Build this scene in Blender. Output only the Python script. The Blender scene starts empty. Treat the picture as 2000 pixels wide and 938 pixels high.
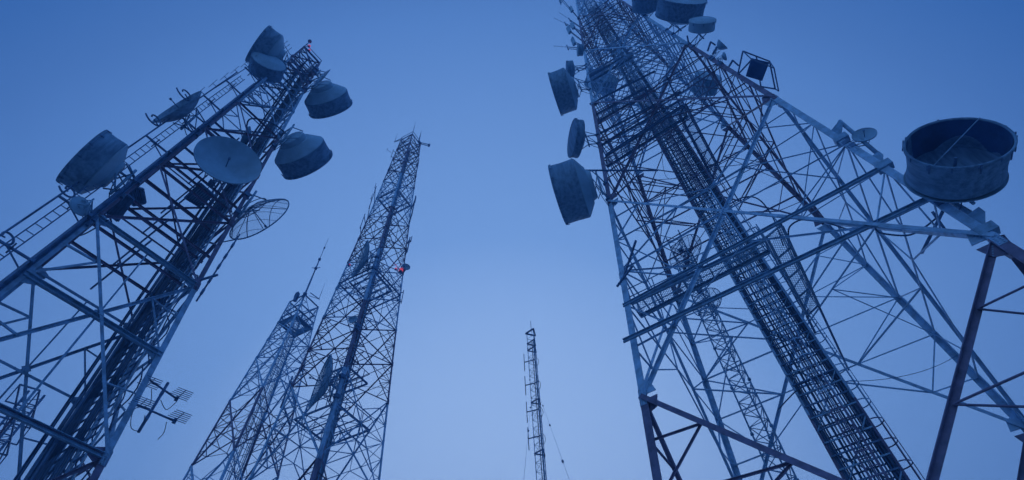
import bpy, math, random
from mathutils import Vector, Matrix
random.seed(7)
V = Vector
rad = math.radians
C = bpy.context.scene.collection
scn = bpy.context.scene

# ------------------------------------------------------------------ camera
# world: X right, Y ahead, Z up, metres; the eye is at the origin, the ground 1.6 m below it
FPX = 1048.4
CF = V((0, .59462, .804)); CR = V((.99894, .03697, -.02734)); CU = V((.04598, -.80315, .59399)) * -1
CU = CR.cross(CF).normalized()
GROUND = -1.6
cd = bpy.data.cameras.new('camera'); cam = bpy.data.objects.new('camera', cd); C.objects.link(cam)
cam.matrix_world = Matrix(((CR.x, CU.x, -CF.x, 0), (CR.y, CU.y, -CF.y, 0), (CR.z, CU.z, -CF.z, 0), (0, 0, 0, 1)))
cd.sensor_width = 36; cd.lens = FPX / 2000 * 36; cd.clip_start = .05; cd.clip_end = 5000
scn.camera = cam

# ------------------------------------------------------------------ sky (dusk: glow low ahead, deep blue overhead, brightened behind the camera to light the towers)
w = bpy.data.worlds.new('World'); scn.world = w; w.use_nodes = True
nt = w.node_tree; nt.nodes.clear()
def nd(nt, t, **k):
    n = nt.nodes.new(t)
    for a, b in k.items(): setattr(n, a, b)
    return n
out = nd(nt, 'ShaderNodeOutputWorld'); bg = nd(nt, 'ShaderNodeBackground')
tc = nd(nt, 'ShaderNodeTexCoord'); dot = nd(nt, 'ShaderNodeVectorMath', operation='DOT_PRODUCT')
G = V((-.035, .94, .342)).normalized(); dot.inputs[1].default_value = G
ramp = nd(nt, 'ShaderNodeValToRGB')
def lin(c):
    return tuple(((x / 255) / 12.92 if x / 255 < .04045 else ((x / 255 + .055) / 1.055) ** 2.4) for x in c)
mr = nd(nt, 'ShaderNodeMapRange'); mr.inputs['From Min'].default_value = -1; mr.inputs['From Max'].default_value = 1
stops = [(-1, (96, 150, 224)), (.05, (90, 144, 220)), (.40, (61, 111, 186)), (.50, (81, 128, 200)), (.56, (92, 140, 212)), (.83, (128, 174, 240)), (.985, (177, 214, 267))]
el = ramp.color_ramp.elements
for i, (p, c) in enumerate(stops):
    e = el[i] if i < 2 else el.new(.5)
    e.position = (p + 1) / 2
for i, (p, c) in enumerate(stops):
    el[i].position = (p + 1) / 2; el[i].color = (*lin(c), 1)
sky = nd(nt, 'ShaderNodeTexSky'); sky.sky_type = 'NISHITA'; sky.sun_disc = False
sky.sun_elevation = rad(2); sky.sun_rotation = rad(0); sky.ozone_density = 3
nmul = nd(nt, 'ShaderNodeMix', data_type='RGBA', blend_type='MIX'); nmul.inputs[0].default_value = .012
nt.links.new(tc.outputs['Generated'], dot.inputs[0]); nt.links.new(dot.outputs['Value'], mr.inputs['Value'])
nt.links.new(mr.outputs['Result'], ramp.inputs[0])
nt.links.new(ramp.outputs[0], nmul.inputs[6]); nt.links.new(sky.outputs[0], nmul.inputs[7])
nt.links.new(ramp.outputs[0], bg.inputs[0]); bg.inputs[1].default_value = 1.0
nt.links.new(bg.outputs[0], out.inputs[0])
# broad weak fill, added behind the camera to brighten the near faces
sl = bpy.data.lights.new('sun', 'SUN'); sl.energy = .32; sl.angle = rad(45); sl.color = (.42, .75, 1)
so = bpy.data.objects.new('sun', sl); C.objects.link(so)
so.rotation_euler = V((-.45, -.85, .28)).normalized().to_track_quat('Z', 'Y').to_euler()
scn.view_settings.view_transform = 'Standard'; scn.view_settings.look = 'None'
scn.view_settings.exposure = 0; scn.view_settings.gamma = 1

# ------------------------------------------------------------------ pixel <-> point
def ray(px, py):
    d = CF * FPX + CR * (px - 1000) - CU * (py - 469)
    return d / d.z
def at(px, py, z): return ray(px, py) * z
def proj(P):
    d = P.dot(CF); return (1000 + FPX * P.dot(CR) / d, 469 - FPX * P.dot(CU) / d)

# ------------------------------------------------------------------ materials
def mat(name, col, rough=.6, metal=0., var=.25, scale=3., dirt=None, stretch=None, bump=0):
    m = bpy.data.materials.new(name); m.use_nodes = True; n = m.node_tree; b = n.nodes['Principled BSDF']
    b.inputs['Roughness'].default_value = rough; b.inputs['Metallic'].default_value = metal
    tx = nd(n, 'ShaderNodeTexCoord'); mp = nd(n, 'ShaderNodeMapping')
    if stretch: mp.inputs['Scale'].default_value = stretch
    no = nd(n, 'ShaderNodeTexNoise'); no.inputs['Scale'].default_value = scale; no.inputs['Detail'].default_value = 6
    no.inputs['Roughness'].default_value = .65
    r = nd(n, 'ShaderNodeValToRGB'); e = r.color_ramp.elements
    lo = dirt or tuple(c * (1 - var) for c in col)
    e[0].position = .36; e[0].color = (*lo, 1); e[1].position = .62; e[1].color = (*[min(1, c * (1 + var * .6)) for c in col], 1)
    n.links.new(tx.outputs['Object'], mp.inputs[0]); n.links.new(mp.outputs[0], no.inputs['Vector'])
    n.links.new(no.outputs[0], r.inputs[0]); n.links.new(r.outputs[0], b.inputs['Base Color'])
    if bump:
        bp = nd(n, 'ShaderNodeBump'); bp.inputs['Strength'].default_value = bump; bp.inputs['Distance'].default_value = .05
        n.links.new(no.outputs[0], bp.inputs['Height']); n.links.new(bp.outputs[0], b.inputs['Normal'])
    return m
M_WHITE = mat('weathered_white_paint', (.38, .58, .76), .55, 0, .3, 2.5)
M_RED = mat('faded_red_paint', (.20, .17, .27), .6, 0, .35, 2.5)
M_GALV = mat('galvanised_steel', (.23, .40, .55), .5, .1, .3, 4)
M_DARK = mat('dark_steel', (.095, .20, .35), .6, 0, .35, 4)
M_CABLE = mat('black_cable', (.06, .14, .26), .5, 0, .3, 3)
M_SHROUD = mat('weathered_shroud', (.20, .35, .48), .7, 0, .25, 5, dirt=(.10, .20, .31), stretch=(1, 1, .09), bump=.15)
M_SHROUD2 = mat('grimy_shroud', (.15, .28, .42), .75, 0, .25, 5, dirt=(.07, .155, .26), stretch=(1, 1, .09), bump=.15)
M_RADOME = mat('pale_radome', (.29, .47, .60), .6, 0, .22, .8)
M_INNER = mat('dark_lining', (.04, .13, .30), .9, 0, .3, 1)  # dark blue, on the open drum's inner wall and the caged panel
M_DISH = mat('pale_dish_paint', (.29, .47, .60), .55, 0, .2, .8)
M_CONC = mat('concrete', (.28, .28, .27), .9, 0, .2, 2)
M_GLASS = mat('lamp_red_glass', (.4, .02, .03), .3, 0, .1, 3)
def lamp_mat():
    m = bpy.data.materials.new('lit_red_lamp'); m.use_nodes = True; b = m.node_tree.nodes['Principled BSDF']
    b.inputs['Base Color'].default_value = (.5, .02, .04, 1); b.inputs['Emission Color'].default_value = (1, .10, .16, 1)
    b.inputs['Emission Strength'].default_value = .55; return m
M_LAMP = lamp_mat()

# ------------------------------------------------------------------ mesh builder
class MB:
    def __init__(s): s.v = []; s.f = []; s.m = []; s.mats = []; s.sm = []
    def mi(s, m):
        if m not in s.mats: s.mats.append(m)
        return s.mats.index(m)
    def extr(s, p, q, sec, u, v, m, cap=True, sec2=None, smooth=False):
        b = len(s.v); n = len(sec); sec2 = sec2 or sec; k = s.mi(m)
        for a, c in sec: s.v.append(p + u * a + v * c)
        for a, c in sec2: s.v.append(q + u * a + v * c)
        for i in range(n):
            j = (i + 1) % n
            s.f.append((b + i, b + j, b + n + j, b + n + i)); s.m.append(k); s.sm.append(smooth)
        if cap:
            s.f.append(tuple(b + i for i in range(n))[::-1]); s.m.append(k); s.sm.append(False)
            s.f.append(tuple(b + n + i for i in range(n))); s.m.append(k); s.sm.append(False)
    def frame(s, p, q, ref):
        d = (q - p).normalized(); u = ref - d * ref.dot(d)
        if u.length < 1e-3: u = d.orthogonal()
        u.normalize(); return u, d.cross(u)
    def box(s, p, q, w, m, h=None, ref=V((0, 0, 1))):
        h = h or w; u, v = s.frame(p, q, ref)
        s.extr(p, q, [(-h / 2, -w / 2), (h / 2, -w / 2), (h / 2, w / 2), (-h / 2, w / 2)], u, v, m)
    def ang(s, p, q, w, m, ref=V((0, 0, 1)), t=None):
        t = t or max(w * .14, .012); u, v = s.frame(p, q, ref); o = w / 2
        s.extr(p, q, [(a - o, b - o) for a, b in ((0, 0), (w, 0), (w, t), (t, t), (t, w), (0, w))], u, v, m)
    def chan(s, p, q, w, m, ref=V((0, 0, 1)), t=None, dep=None):
        t = t or max(w * .1, .012); dep = dep or w * .5; u, v = s.frame(p, q, ref); h = w / 2
        s.extr(p, q, [(-h, 0), (h, 0), (h, dep), (h - t, dep), (h - t, t), (-h + t, t), (-h + t, dep), (-h, dep)], u, v, m)
    def tube(s, p, q, r, m, n=8, r2=None, cap=True):
        u, v = s.frame(p, q, V((0, 0, 1))); r2 = r if r2 is None else r2
        cs = [(math.cos(2 * math.pi * i / n), math.sin(2 * math.pi * i / n)) for i in range(n)]
        s.extr(p, q, [(a * r, b * r) for a, b in cs], u, v, m, cap, [(a * r2, b * r2) for a, b in cs], True)
    def path(s, pts, r, m, n=6):
        for a, b in zip(pts, pts[1:]):
            d = (b - a).normalized() * r * .3
            s.tube(a - d, b + d, r, m, n)
    def plate(s, pts, nrm, t, m):
        b = len(s.v); n = len(pts); k = s.mi(m); nrm = nrm.normalized() * (t / 2)
        for p in pts: s.v.append(p - nrm)
        for p in pts: s.v.append(p + nrm)
        s.f.append(tuple(range(b, b + n))[::-1]); s.f.append(tuple(range(b + n, b + 2 * n))); s.m += [k, k]; s.sm += [False, False]
        for i in range(n):
            j = (i + 1) % n; s.f.append((b + i, b + j, b + n + j, b + n + i)); s.m.append(k); s.sm.append(False)
    def lathe(s, o, ax, prof, m, n=48, wob=0, crisp=True):
        """prof: list of (x along axis, radius); open profile revolved about ax"""
        u = ax.orthogonal().normalized() if abs(ax.z) > .9 else V((0, 0, 1)) - ax * ax.z
        u.normalize(); v = ax.cross(u); b = len(s.v); k = s.mi(m); K = len(prof)
        if crisp:
            pr = [prof[0]]
            for q in range(1, K - 1):
                a, b_, c = prof[q - 1], prof[q], prof[q + 1]
                t1 = math.atan2(b_[1] - a[1], b_[0] - a[0]); t2 = math.atan2(c[1] - b_[1], c[0] - b_[0]); dd = abs((t1 - t2 + math.pi) % (2 * math.pi) - math.pi)
                pr += [b_, b_] if dd > .35 else [b_]
            prof = pr + [prof[-1]]; K = len(prof)
        for i in range(n):
            a = 2 * math.pi * i / n; c = u * math.cos(a) + v * math.sin(a)
            for x, r in prof: s.v.append(o + ax * x + c * (r * (1 + (wob * math.sin(3 * a + x * 2) + wob * .6 * math.sin(5 * a + 1)))))
        for i in range(n):
            j = (i + 1) % n
            for q in range(K - 1):
                if prof[q] == prof[q + 1]: continue
                s.f.append((b + i * K + q, b + j * K + q, b + j * K + q + 1, b + i * K + q + 1)); s.m.append(k); s.sm.append(True)
    def ball(s, c, r, m, n=10):
        s.lathe(c, V((0, 0, 1)), [(-r * math.cos(math.pi * i / n), max(r * math.sin(math.pi * i / n), 1e-4)) for i in range(n + 1)], m, 14)
    def build(s, name, parent=None, loc=None):
        if not s.v: return None
        me = bpy.data.meshes.new(name)
        o = bpy.data.objects.new(name, me); C.objects.link(o)
        base = parent_loc(parent) if parent is not None else (loc or V((0, 0, 0)))
        me.from_pydata([tuple(p - base) for p in s.v], [], s.f)
        for m in s.mats: me.materials.append(m)
        me.polygons.foreach_set('material_index', s.m); me.polygons.foreach_set('use_smooth', s.sm); me.update()
        if parent is not None: o.parent = parent
        else: o.location = base
        return o
def parent_loc(p):
    l = V(p.location)
    while p.parent: p = p.parent; l = l + p.location
    return l
def thing(name, label, cat, loc, group=None):
    o = bpy.data.objects.new(name, None); C.objects.link(o); o.location = loc; o['label'] = label; o['category'] = cat
    o.empty_display_size = .3
    if group: o['group'] = group
    return o
def tag(o, label, cat, group=None):
    o['label'] = label; o['category'] = cat
    if group: o['group'] = group
def lerp(a, b, t): return a + (b - a) * t
def interp(x, xs, ys):
    if x <= xs[0]: return ys[0] + (x - xs[0]) * (ys[1] - ys[0]) / (xs[1] - xs[0])
    for i in range(len(xs) - 1):
        if x <= xs[i + 1]: return ys[i] + (x - xs[i]) * (ys[i + 1] - ys[i]) / (xs[i + 1] - xs[i])
    return ys[-1] + (x - xs[-1]) * (ys[-1] - ys[-2]) / (xs[-1] - xs[-2])

# ------------------------------------------------------------------ ground
def ground():
    b = MB(); n = 60; S = 1500; k = b.mi(None) if False else 0
    m = mat('pale_gravel_yard', (.40, .41, .41), .95, 0, .5, .4, bump=.3)
    b.mats.append(m)
    for i in range(n + 1):
        for j in range(n + 1):
            x = (i / n * 2 - 1); y = (j / n * 2 - 1); x = x * abs(x) * S; y = y * abs(y) * S
            d = math.hypot(x, y - 20); h = 0 if d < 60 else min((d - 60) * .01, 6) * math.sin(x * .011 + 1) * math.cos(y * .009)
            b.v.append(V((x, y, GROUND + h)))
    for i in range(n):
        for j in range(n):
            a = i * (n + 1) + j; b.f.append((a, a + n + 1, a + n + 2, a + 1)); b.m.append(0); b.sm.append(True)
    o = b.build('ground'); o['kind'] = 'structure'
ground()

# ------------------------------------------------------------------ lattice towers
class Tower:
    def __init__(t, name, label, cx, cy, yaw, fs, ztop, cat='radio tower', group='lattice towers', fix=None):
        t.c = V((cx, cy, 0)); t.yaw = yaw; t.fs = fs; t.ztop = ztop; t.fix = fix
        t.root = thing(name, label, cat, V((cx, cy, GROUND)), group)
        a = V((math.cos(yaw), math.sin(yaw), 0)); b = V((-a.y, a.x, 0)); t.a = a; t.b = b
    def cor(t, z):
        if t.fix: return t.fix(z)
        s = t.fs(z); c = t.c + V((0, 0, z))
        return [c - t.a * s - t.b * s, c + t.a * s - t.b * s, c + t.a * s + t.b * s, c - t.a * s + t.b * s]
    def ctr(t, z):
        q = t.cor(z); return (q[0] + q[1] + q[2] + q[3]) / 4
    def legs(t, zs, w, paint, wtop=None, kind='ang', rings=True):
        wtop = wtop or w; Z0, Z1 = zs[0], zs[-1]
        for k in range(4):
            b = MB()
            for z0, z1 in zip(zs, zs[1:]):
                q0, q1 = t.cor(z0), t.cor(z1); f = (z0 - Z0) / (Z1 - Z0); ww = w + (wtop - w) * f
                u = (q0[(k + 1) % 4] - q0[k]).normalized(); v = (q0[(k - 1) % 4] - q0[k]).normalized(); th = ww * .13
                sec = [(0, 0), (ww, 0), (ww, th), (th, th), (th, ww), (0, ww)]
                sec = [(a - ww * .3, c - ww * .3) for a, c in sec]
                m = paint((z0 + z1) / 2)
                if kind == 'ang': b.extr(q0[k], q1[k], sec, u, v, m)
                else: b.tube(q0[k], q1[k], ww / 2, m, 10)
                # splice plates with bolts
                d = (q1[k] - q0[k]).normalized()
                for side in (u, v):
                    ps = q0[k] + side * (ww * .2); n = (v if side is u else u)
                    if kind == 'ang':
                        b.box(ps - d * ww * 1.3 - n * (ww * .3 + .012), ps + d * ww * 1.3 - n * (ww * .3 + .012), ww * .85, m, .018, ref=n)
                        for e in range(-4, 5):
                            for sd in (-.22, .22):
                                pb = ps + d * (e * ww * .27) + side * (sd * ww) - n * (ww * .3 + .02)
                                b.box(pb, pb - n * .03, .045, m)
            b.build('leg', t.root)
            f = MB(); p = t.cor(zs[0])[k]; p = V((p.x, p.y, GROUND))
            f.extr(p - V((0, 0, .3)), p + V((0, 0, .5)), [(-.9, -.9), (.9, -.9), (.9, .9), (-.9, .9)], t.a, t.b, M_CONC,
                   sec2=[(-.5, -.5), (.5, -.5), (.5, .5), (-.5, .5)])
            f.build('footing', t.root)
    def xbay(t, z0, z1, w, ws, paint, red=2, ring=True, hbeam=(), plan=True, faces=(0, 1, 2, 3), ringw=None, mid=True, hip=True):
        """X braced bay; red=detail level of the secondary bracing"""
        q0, q1 = t.cor(z0), t.cor(z1); m = paint((z0 + z1) / 2); xs = []; s0 = (q0[1] - q0[0]).length; s1 = (q1[1] - q1[0]).length
        tx = s0 / (s0 + s1); ctr = t.ctr((z0 + z1) / 2)
        plan_pts = []
        for k in range(4):
            j = (k + 1) % 4; A0, B0, A1, B1 = q0[k], q0[j], q1[k], q1[j]
            fn = (B0 - A0).cross(A1 - A0).normalized()
            X = lerp(A0, B1, tx); xs.append(X)
            if k not in faces: plan_pts.append(None); continue
            b = MB(); b.ang(A0, B1, w, m, fn); 
            if red: # gusset at the crossing
                e = w * 1.6; u = (B0 - A0).normalized(); v = V((0, 0, 1))
                b.plate([X + u * e, X + v * e, X - u * e, X - v * e], fn, .02, m)
            b.build('diagonal_brace', t.root)
            b = MB(); b.ang(B0 + fn * w * .5, A1 + fn * w * .5, w, m, -fn); b.build('diagonal_brace', t.root)
            if ring:
                b = MB(); b.ang(A1, B1, ringw or w, m, fn); b.build('horizontal_beam', t.root)
            for tt, hw in hbeam:
                P, Q = lerp(A0, A1, tt), lerp(B0, B1, tt)
                b = MB(); b.ang(P - fn * w * .3, Q - fn * w * .3, hw, m, fn); b.build('horizontal_beam', t.root)
            s = MB()
            def L(p, q, ww=None): s.ang(p, q, ww or ws, m, fn)
            if red >= 2:
                for (P0, P1, O0, O1) in ((A0, A1, B0, B1), (B0, B1, A0, A1)):
                    l = [lerp(P0, P1, f) for f in (.18, .36, tx, .72, .87)]
                    dl = [lerp(P0, X, f) for f in (.34, .67)]; du = [lerp(P1, X, f) for f in (.3, .65)]
                    L(l[0], dl[0]); L(l[1], dl[0]); L(l[1], dl[1]); L(l[2], dl[1]); L(l[2], X, ws * 1.15); L(l[2], du[1]); L(l[3], du[1]); L(l[3], du[0]); L(l[4], du[0])
                    plan_pts.append((k, l[1], dl[1], du[1], l[3]))
                if not mid:
                    s.build('bracing_panel', t.root); continue
                dA, dB = lerp(A0, X, .67), lerp(B0, X, .67); L(dA, dB, ws * 1.2)
                mid = (dA + dB) / 2; L(X, mid); 
                hA, hB = lerp(A0, X, .34), lerp(B0, X, .34); L(mid, hA); L(mid, hB)
                uA, uB = lerp(A1, X, .65), lerp(B1, X, .65); L(uA, uB, ws * 1.2); mu = (uA + uB) / 2; L(X, mu)
                L(mu, lerp(A1, X, .3)); L(mu, lerp(B1, X, .3))
            elif red == 1:
                for (P0, P1) in ((A0, A1), (B0, B1)):
                    lm = lerp(P0, P1, tx)
                    a_, c_ = lerp(P0, X, .5), lerp(P1, X, .5)
                    L(lm, X); L(lm, a_); L(lm, c_); L(lerp(P0, P1, tx * .5), a_); L(lerp(P0, P1, (1 + tx) / 2), c_)
            if s.v: s.build('bracing_panel', t.root)
        if plan:
            s = MB()
            for k in range(4):
                if not mid: break
                s.ang(xs[k], xs[(k + 1) % 4], ws, m, V((0, 0, 1)))
            if red >= 2 and hip:
                for k in range(4):
                    # hip bracing tying neighbouring faces round each leg
                    j = (k + 1) % 4; lo = lerp(q0[j], q1[j], .36); hi = lerp(q0[j], q1[j], .72)
                    a1 = lerp(q0[j], xs[k], .67); a2 = lerp(q0[j], xs[j], .67); s.ang(a1, a2, ws, m)
                    b1 = lerp(q1[j], xs[k], .65); b2 = lerp(q1[j], xs[j], .65); s.ang(b1, b2, ws, m)
                    h = (xs[k] + xs[j]) / 2; s.ang(h, lerp(q0[j], q1[j], tx), ws, m); s.ang(h, lo, ws * .8, m); s.ang(h, hi, ws * .8, m)
            s.build('plan_bracing', t.root)
        return xs

def band(levels):
    """alternate red/white paint by height; levels: [(ztop, mat), ...]"""
    def f(z):
        for zt, m in levels:
            if z < zt: return m
        return levels[-1][1]
    return f

def ladder(b, p, q, side, w, m, rung=.3, rr=.012, rail=.03):
    n = max(1, int((q - p).length / rung))
    b.box(p - side * w / 2, q - side * w / 2, rail, m, rail * 1.6, ref=side); b.box(p + side * w / 2, q + side * w / 2, rail, m, rail * 1.6, ref=side)
    for i in range(n):
        c = lerp(p, q, (i + .5) / n); b.box(c - side * w / 2, c + side * w / 2, rr * 2, m)

# ---------- the big right-hand tower
KR = .65
levR = [-1.6, 13, 28, 43, 58, 73, 88]
paintR = band([(13, M_RED), (28, M_WHITE), (43, M_RED), (58, M_WHITE), (73, M_RED), (90, M_WHITE)])
RC = (20.408 * KR, 29.462 * KR); RYAW = -.579
def fsR(z): return 6.19 - (z - 13) * .0636
def _sqR(z):
    s = fsR(z); a = V((math.cos(RYAW), math.sin(RYAW), 0)); b = V((-a.y, a.x, 0)); c = V((RC[0], RC[1], z))
    return [c - a * s - b * s, c + a * s - b * s, c + a * s + b * s, c - a * s + b * s]
_cor13 = [at(1255, 778, 13), at(1945, 465, 13), at(2009, 838, 13), at(1467, 1014, 13)]
_cor28 = [at(1190, 395, 28), at(1512, 190, 28), at(1612, 436, 28), at(1320, 578, 28)]
_cor43 = [at(1157, 203, 43), at(1342, 85, 43), at(1422, 246, 43), at(1245, 343, 43)]
_cor88 = _sqR(88)
def fixR(z):
    pts = []
    for k in range(4):
        if z <= 28: a, b, z0, z1 = _cor13[k], _cor28[k], 13, 28
        elif z <= 43: a, b, z0, z1 = _cor28[k], _cor43[k], 28, 43
        else: a, b, z0, z1 = _cor43[k], _cor88[k], 43, 88
        p = lerp(a, b, (z - z0) / (z1 - z0)); p.z = z; pts.append(p)
    return pts
R = Tower('lattice_tower', 'massive red and white lattice tower on the right with a wide cable core', RC[0], RC[1], RYAW, fsR, 88, fix=fixR)
zsR = []
for a, b in zip(levR, levR[1:]): zsR += [a, (a + b) / 2]
R.legs(zsR + [88], .33, paintR, .19)
R.xbay(-1.6, 13, .2, .075, paintR, 2, ring=False, mid=False, hip=False)
R.xbay(13, 28, .155, .066, paintR, 2, ring=False)
for k in range(2, 6):
    R.xbay(levR[k], levR[k + 1], .16 - .012 * k, .062, paintR, 2, ring=False)
# denser upper plan rings: the horizontals seen edge-on from below
for z in (31.5, 35.5, 39, 44.4, 45.8, 47.2, 48.8, 50.2, 51.6, 53.2, 54.8, 56.4, 59.5, 61, 63, 65, 67, 69, 71, 76, 80):
    q = R.cor(z); b = MB(); m = paintR(z)
    for k in range(4):
        b.ang(q[k], q[(k + 1) % 4], .09, m); b.ang((q[k] + q[(k + 1) % 4]) / 2, (q[(k + 1) % 4] + q[(k + 2) % 4]) / 2, .07, m)
    b.build('ring_frame', R.root)
# the two long walkway beams across the near face
for (x0, y0, x1, y1, hw) in ((1234, 663, 1826, 388, .2), (1232, 594, 1727, 330, .18)):
    za = interp(y0, [395, 594, 663, 778], [28, 18.4, 15.9, 13]); zb = za
    qa = fixR(za); b = MB(); u = (qa[1] - qa[0]).normalized(); nrm = V((u.y, -u.x, 0))
    P, Q = at(x0, y0, za) - u * .35, at(x1, y1, za + 0.0) + u * .1
    b.chan(P + nrm * .1, Q + nrm * .1, hw, M_GALV, V((0, 0, 1))); b.build('walkway_beam', R.root)

# core of cable racks
def core(t, z0, z1, hw, hwt, ncab, part='core'):
    a, bb = t.a, t.b
    def cc(z): 
        s = hw + (hwt - hw) * (z - z0) / (z1 - z0); c = t.ctr(z) - a * .3; return [c - a * s - bb * s, c + a * s - bb * s, c + a * s + bb * s, c - a * s + bb * s]
    q0, q1 = cc(z0), cc(z1)
    for k in range(4):
        b = MB(); zz = [z0 + (z1 - z0) * i / 12 for i in range(13)]
        for za, zb in zip(zz, zz[1:]): b.ang(cc(za)[k], cc(zb)[k], .1, paintR((za + zb) / 2))
        b.build('core_post', t.root)
    # rungs of the four racks
    b = MB(); n = int((z1 - z0) / .55)
    for i in range(n):
        z = z0 + (z1 - z0) * (i + .5) / n; q = cc(z)
        for k in range(4):
            b.box(q[k], q[(k + 1) % 4], .04, (M_DARK, M_GALV)[(i + k) % 2], .06)
        b.box((q[0] + q[1]) / 2, (q[2] + q[3]) / 2, .04, M_DARK); 
    b.build('rack_rungs', t.root)
    # diagonal lacing
    b = MB(); n = int((z1 - z0) / 2.2)
    for i in range(n):
        za = z0 + (z1 - z0) * i / n; zb = z0 + (z1 - z0) * (i + 1) / n; qa, qb = cc(za), cc(zb)
        for k in range(4):
            b.ang(qa[k], qb[(k + 1) % 4], .06, M_GALV)
    b.build('core_lacing', t.root)
    # cables: runs on each face, with tiny sway, dropping out upward as they branch off
    for k in range(4):
        b = MB(); nc = ncab[k]
        for i in range(nc):
            f = (i + .5 + random.uniform(-.25, .25)) / nc; off = random.uniform(-.12, .02)
            zt = z1 if random.random() < .5 else random.uniform(z0 + (z1 - z0) * .45, z1)
            n = max(4, int((zt - z0) / 3)); pts = []
            r = random.choice((.018, .024, .03, .036))
            for j in range(n + 1):
                z = z0 + (zt - z0) * j / n; q = cc(z); e = q[(k + 1) % 4] - q[k]; inn = (t.ctr(z) - (q[k] + q[(k + 1) % 4]) / 2).normalized()
                pts.append(q[k] + e * (f + random.uniform(-.004, .004)) - inn * off)
            b.path(pts, r, M_CABLE, 5)
        b.build('cable_bundle', t.root)
core(R, GROUND + .3, 84, .95, .75, [14, 11, 15, 13])
# caged ladder on the far right side of the core, and an inner one
def cage_ladder(t, z0, z1, off_a, off_b, side, outward, rail=.035, w=.45, mt=None, hoop=.9):
    def P(z): return t.ctr(z) + t.a * off_a(z) + t.b * off_b(z)
    b = MB(); zz = [z0 + (z1 - z0) * i / 10 for i in range(11)]
    for za, zb in zip(zz, zz[1:]): ladder(b, P(za), P(zb), side, w, mt or paintR(za), .32, .014, rail)
    o = b.build('ladder', t.root)
    h = MB(); n = int((z1 - z0) / hoop)
    prev = None
    for i in range(n):
        z = z0 + (z1 - z0) * (i + .5) / n; c = P(z); m = mt or paintR(z); R_ = .36
        pts = [c + side * (R_ * math.cos(g)) + outward * (R_ * 1.15 * math.sin(g) + .02) for g in [math.pi * j / 8 for j in range(9)]]
        for p, q in zip(pts, pts[1:]): h.box(p, q, .05, m, .012, ref=V((0, 0, 1)).cross(q - p))
        if prev:
            for j in (2, 4, 6): h.box(prev[j], pts[j], .025, m)
        prev = pts
    h.build('safety_cage', o)
cage_ladder(R, GROUND, 84, lambda z: .68, lambda z: .25, R.b, R.a)
cage_ladder(R, GROUND, 60, lambda z: -.2, lambda z: -1.1, R.a, -R.b)
# ladder-like cable rack left of the core
b = MB(); 
for za, zb in zip(range(0, 60, 6), range(6, 66, 6)):
    for o_ in (-1.3,): ladder(b, R.ctr(za) + R.a * o_ + R.b * .6, R.ctr(zb) + R.a * o_ + R.b * .6, R.b, .5, M_GALV, .45, .016, .03)
b.build('cable_ladder', R.root)

# walkways: expanded-metal floors between edge channels
def walkway(t, quad, z, beamw=.22, m=M_GALV, rails=True, step=.15, ext=None):
    P = [at(x, y, z) for x, y in quad]      # P0->P1 one edge, P3->P2 the other
    e = MB(); e.chan(P[0], P[1], beamw, m); e.chan(P[3], P[2], beamw, m)
    if ext: e.chan(P[1], at(*ext[0], z), beamw * .8, M_DARK); e.box(P[2], at(*ext[1], z), beamw * .5, M_DARK)
    n = max(2, int((P[1] - P[0]).length / 1.2))
    for i in range(n + 1): e.box(lerp(P[0], P[1], i / n), lerp(P[3], P[2], i / n), .07, m)
    o = e.build('walkway', t.root)
    g = MB(); L = (P[1] - P[0]).length; W = (P[3] - P[0]).length; up = V((0, 0, .06))
    nl = int(L / step); nw = max(2, int(W / step))
    for i in range(nl + 1):
        for s_ in (0, 1):
            a = i / nl; b2 = min(1, max(0, a + (W / L) * (1 if s_ else -1)))
            g.box(lerp(P[0], P[1], a) + up, lerp(P[3], P[2], b2) + up, .014, M_GALV, .01)
    g.build('floor_mesh', o)
    if rails:
        r = MB()
        for A, B in ((P[0], P[1]), (P[3], P[2])):
            n = max(2, int((B - A).length / 1.3))
            for i in range(n + 1): p = lerp(A, B, i / n); r.box(p, p + V((0, 0, 1.05)), .045, m)
            for h in (.5, 1.05): r.box(A + V((0, 0, h)), B + V((0, 0, h)), .04, m)
        r.build('handrail', o)
walkway(R, [(1234, 594), (1494, 470), (1503, 493), (1252, 619)], 18.7)
walkway(R, [(1524, 441), (1597, 598), (1576, 618), (1495, 465)], 18.7, ext=((1655, 722), (1592, 650)))
walkway(R, [(1183, 305), (1336, 207), (1343, 229), (1187, 327)], 33.4, m=M_DARK)
walkway(R, [(1338, 205), (1412, 345), (1392, 350), (1327, 225)], 33.4, m=M_DARK, ext=((1441, 392), (1405, 372)))
walkway(R, [(1163, 226), (1262, 172), (1266, 184), (1165, 240)], 41.0, m=M_DARK)
walkway(R, [(1152, 150), (1235, 104), (1238, 113), (1154, 160)], 49.0, m=M_DARK)
# beams under the upper walkway levels crossing the shaft
b = MB()
for (x0, y0, x1, y1, z) in ((1300, 150, 1340, 235, 36), (1258, 175, 1300, 262, 36), (1172, 262, 1330, 180, 37), (1176, 285, 1338, 192, 35.4), (1228, 200, 1262, 275, 36), (1152, 205, 1280, 140, 44), (1213, 130, 1240, 200, 45)):
    b = MB(); b.chan(at(x0, y0, z), at(x1, y1, z), .2, M_DARK); b.build('platform_beam', R.root)
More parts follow.
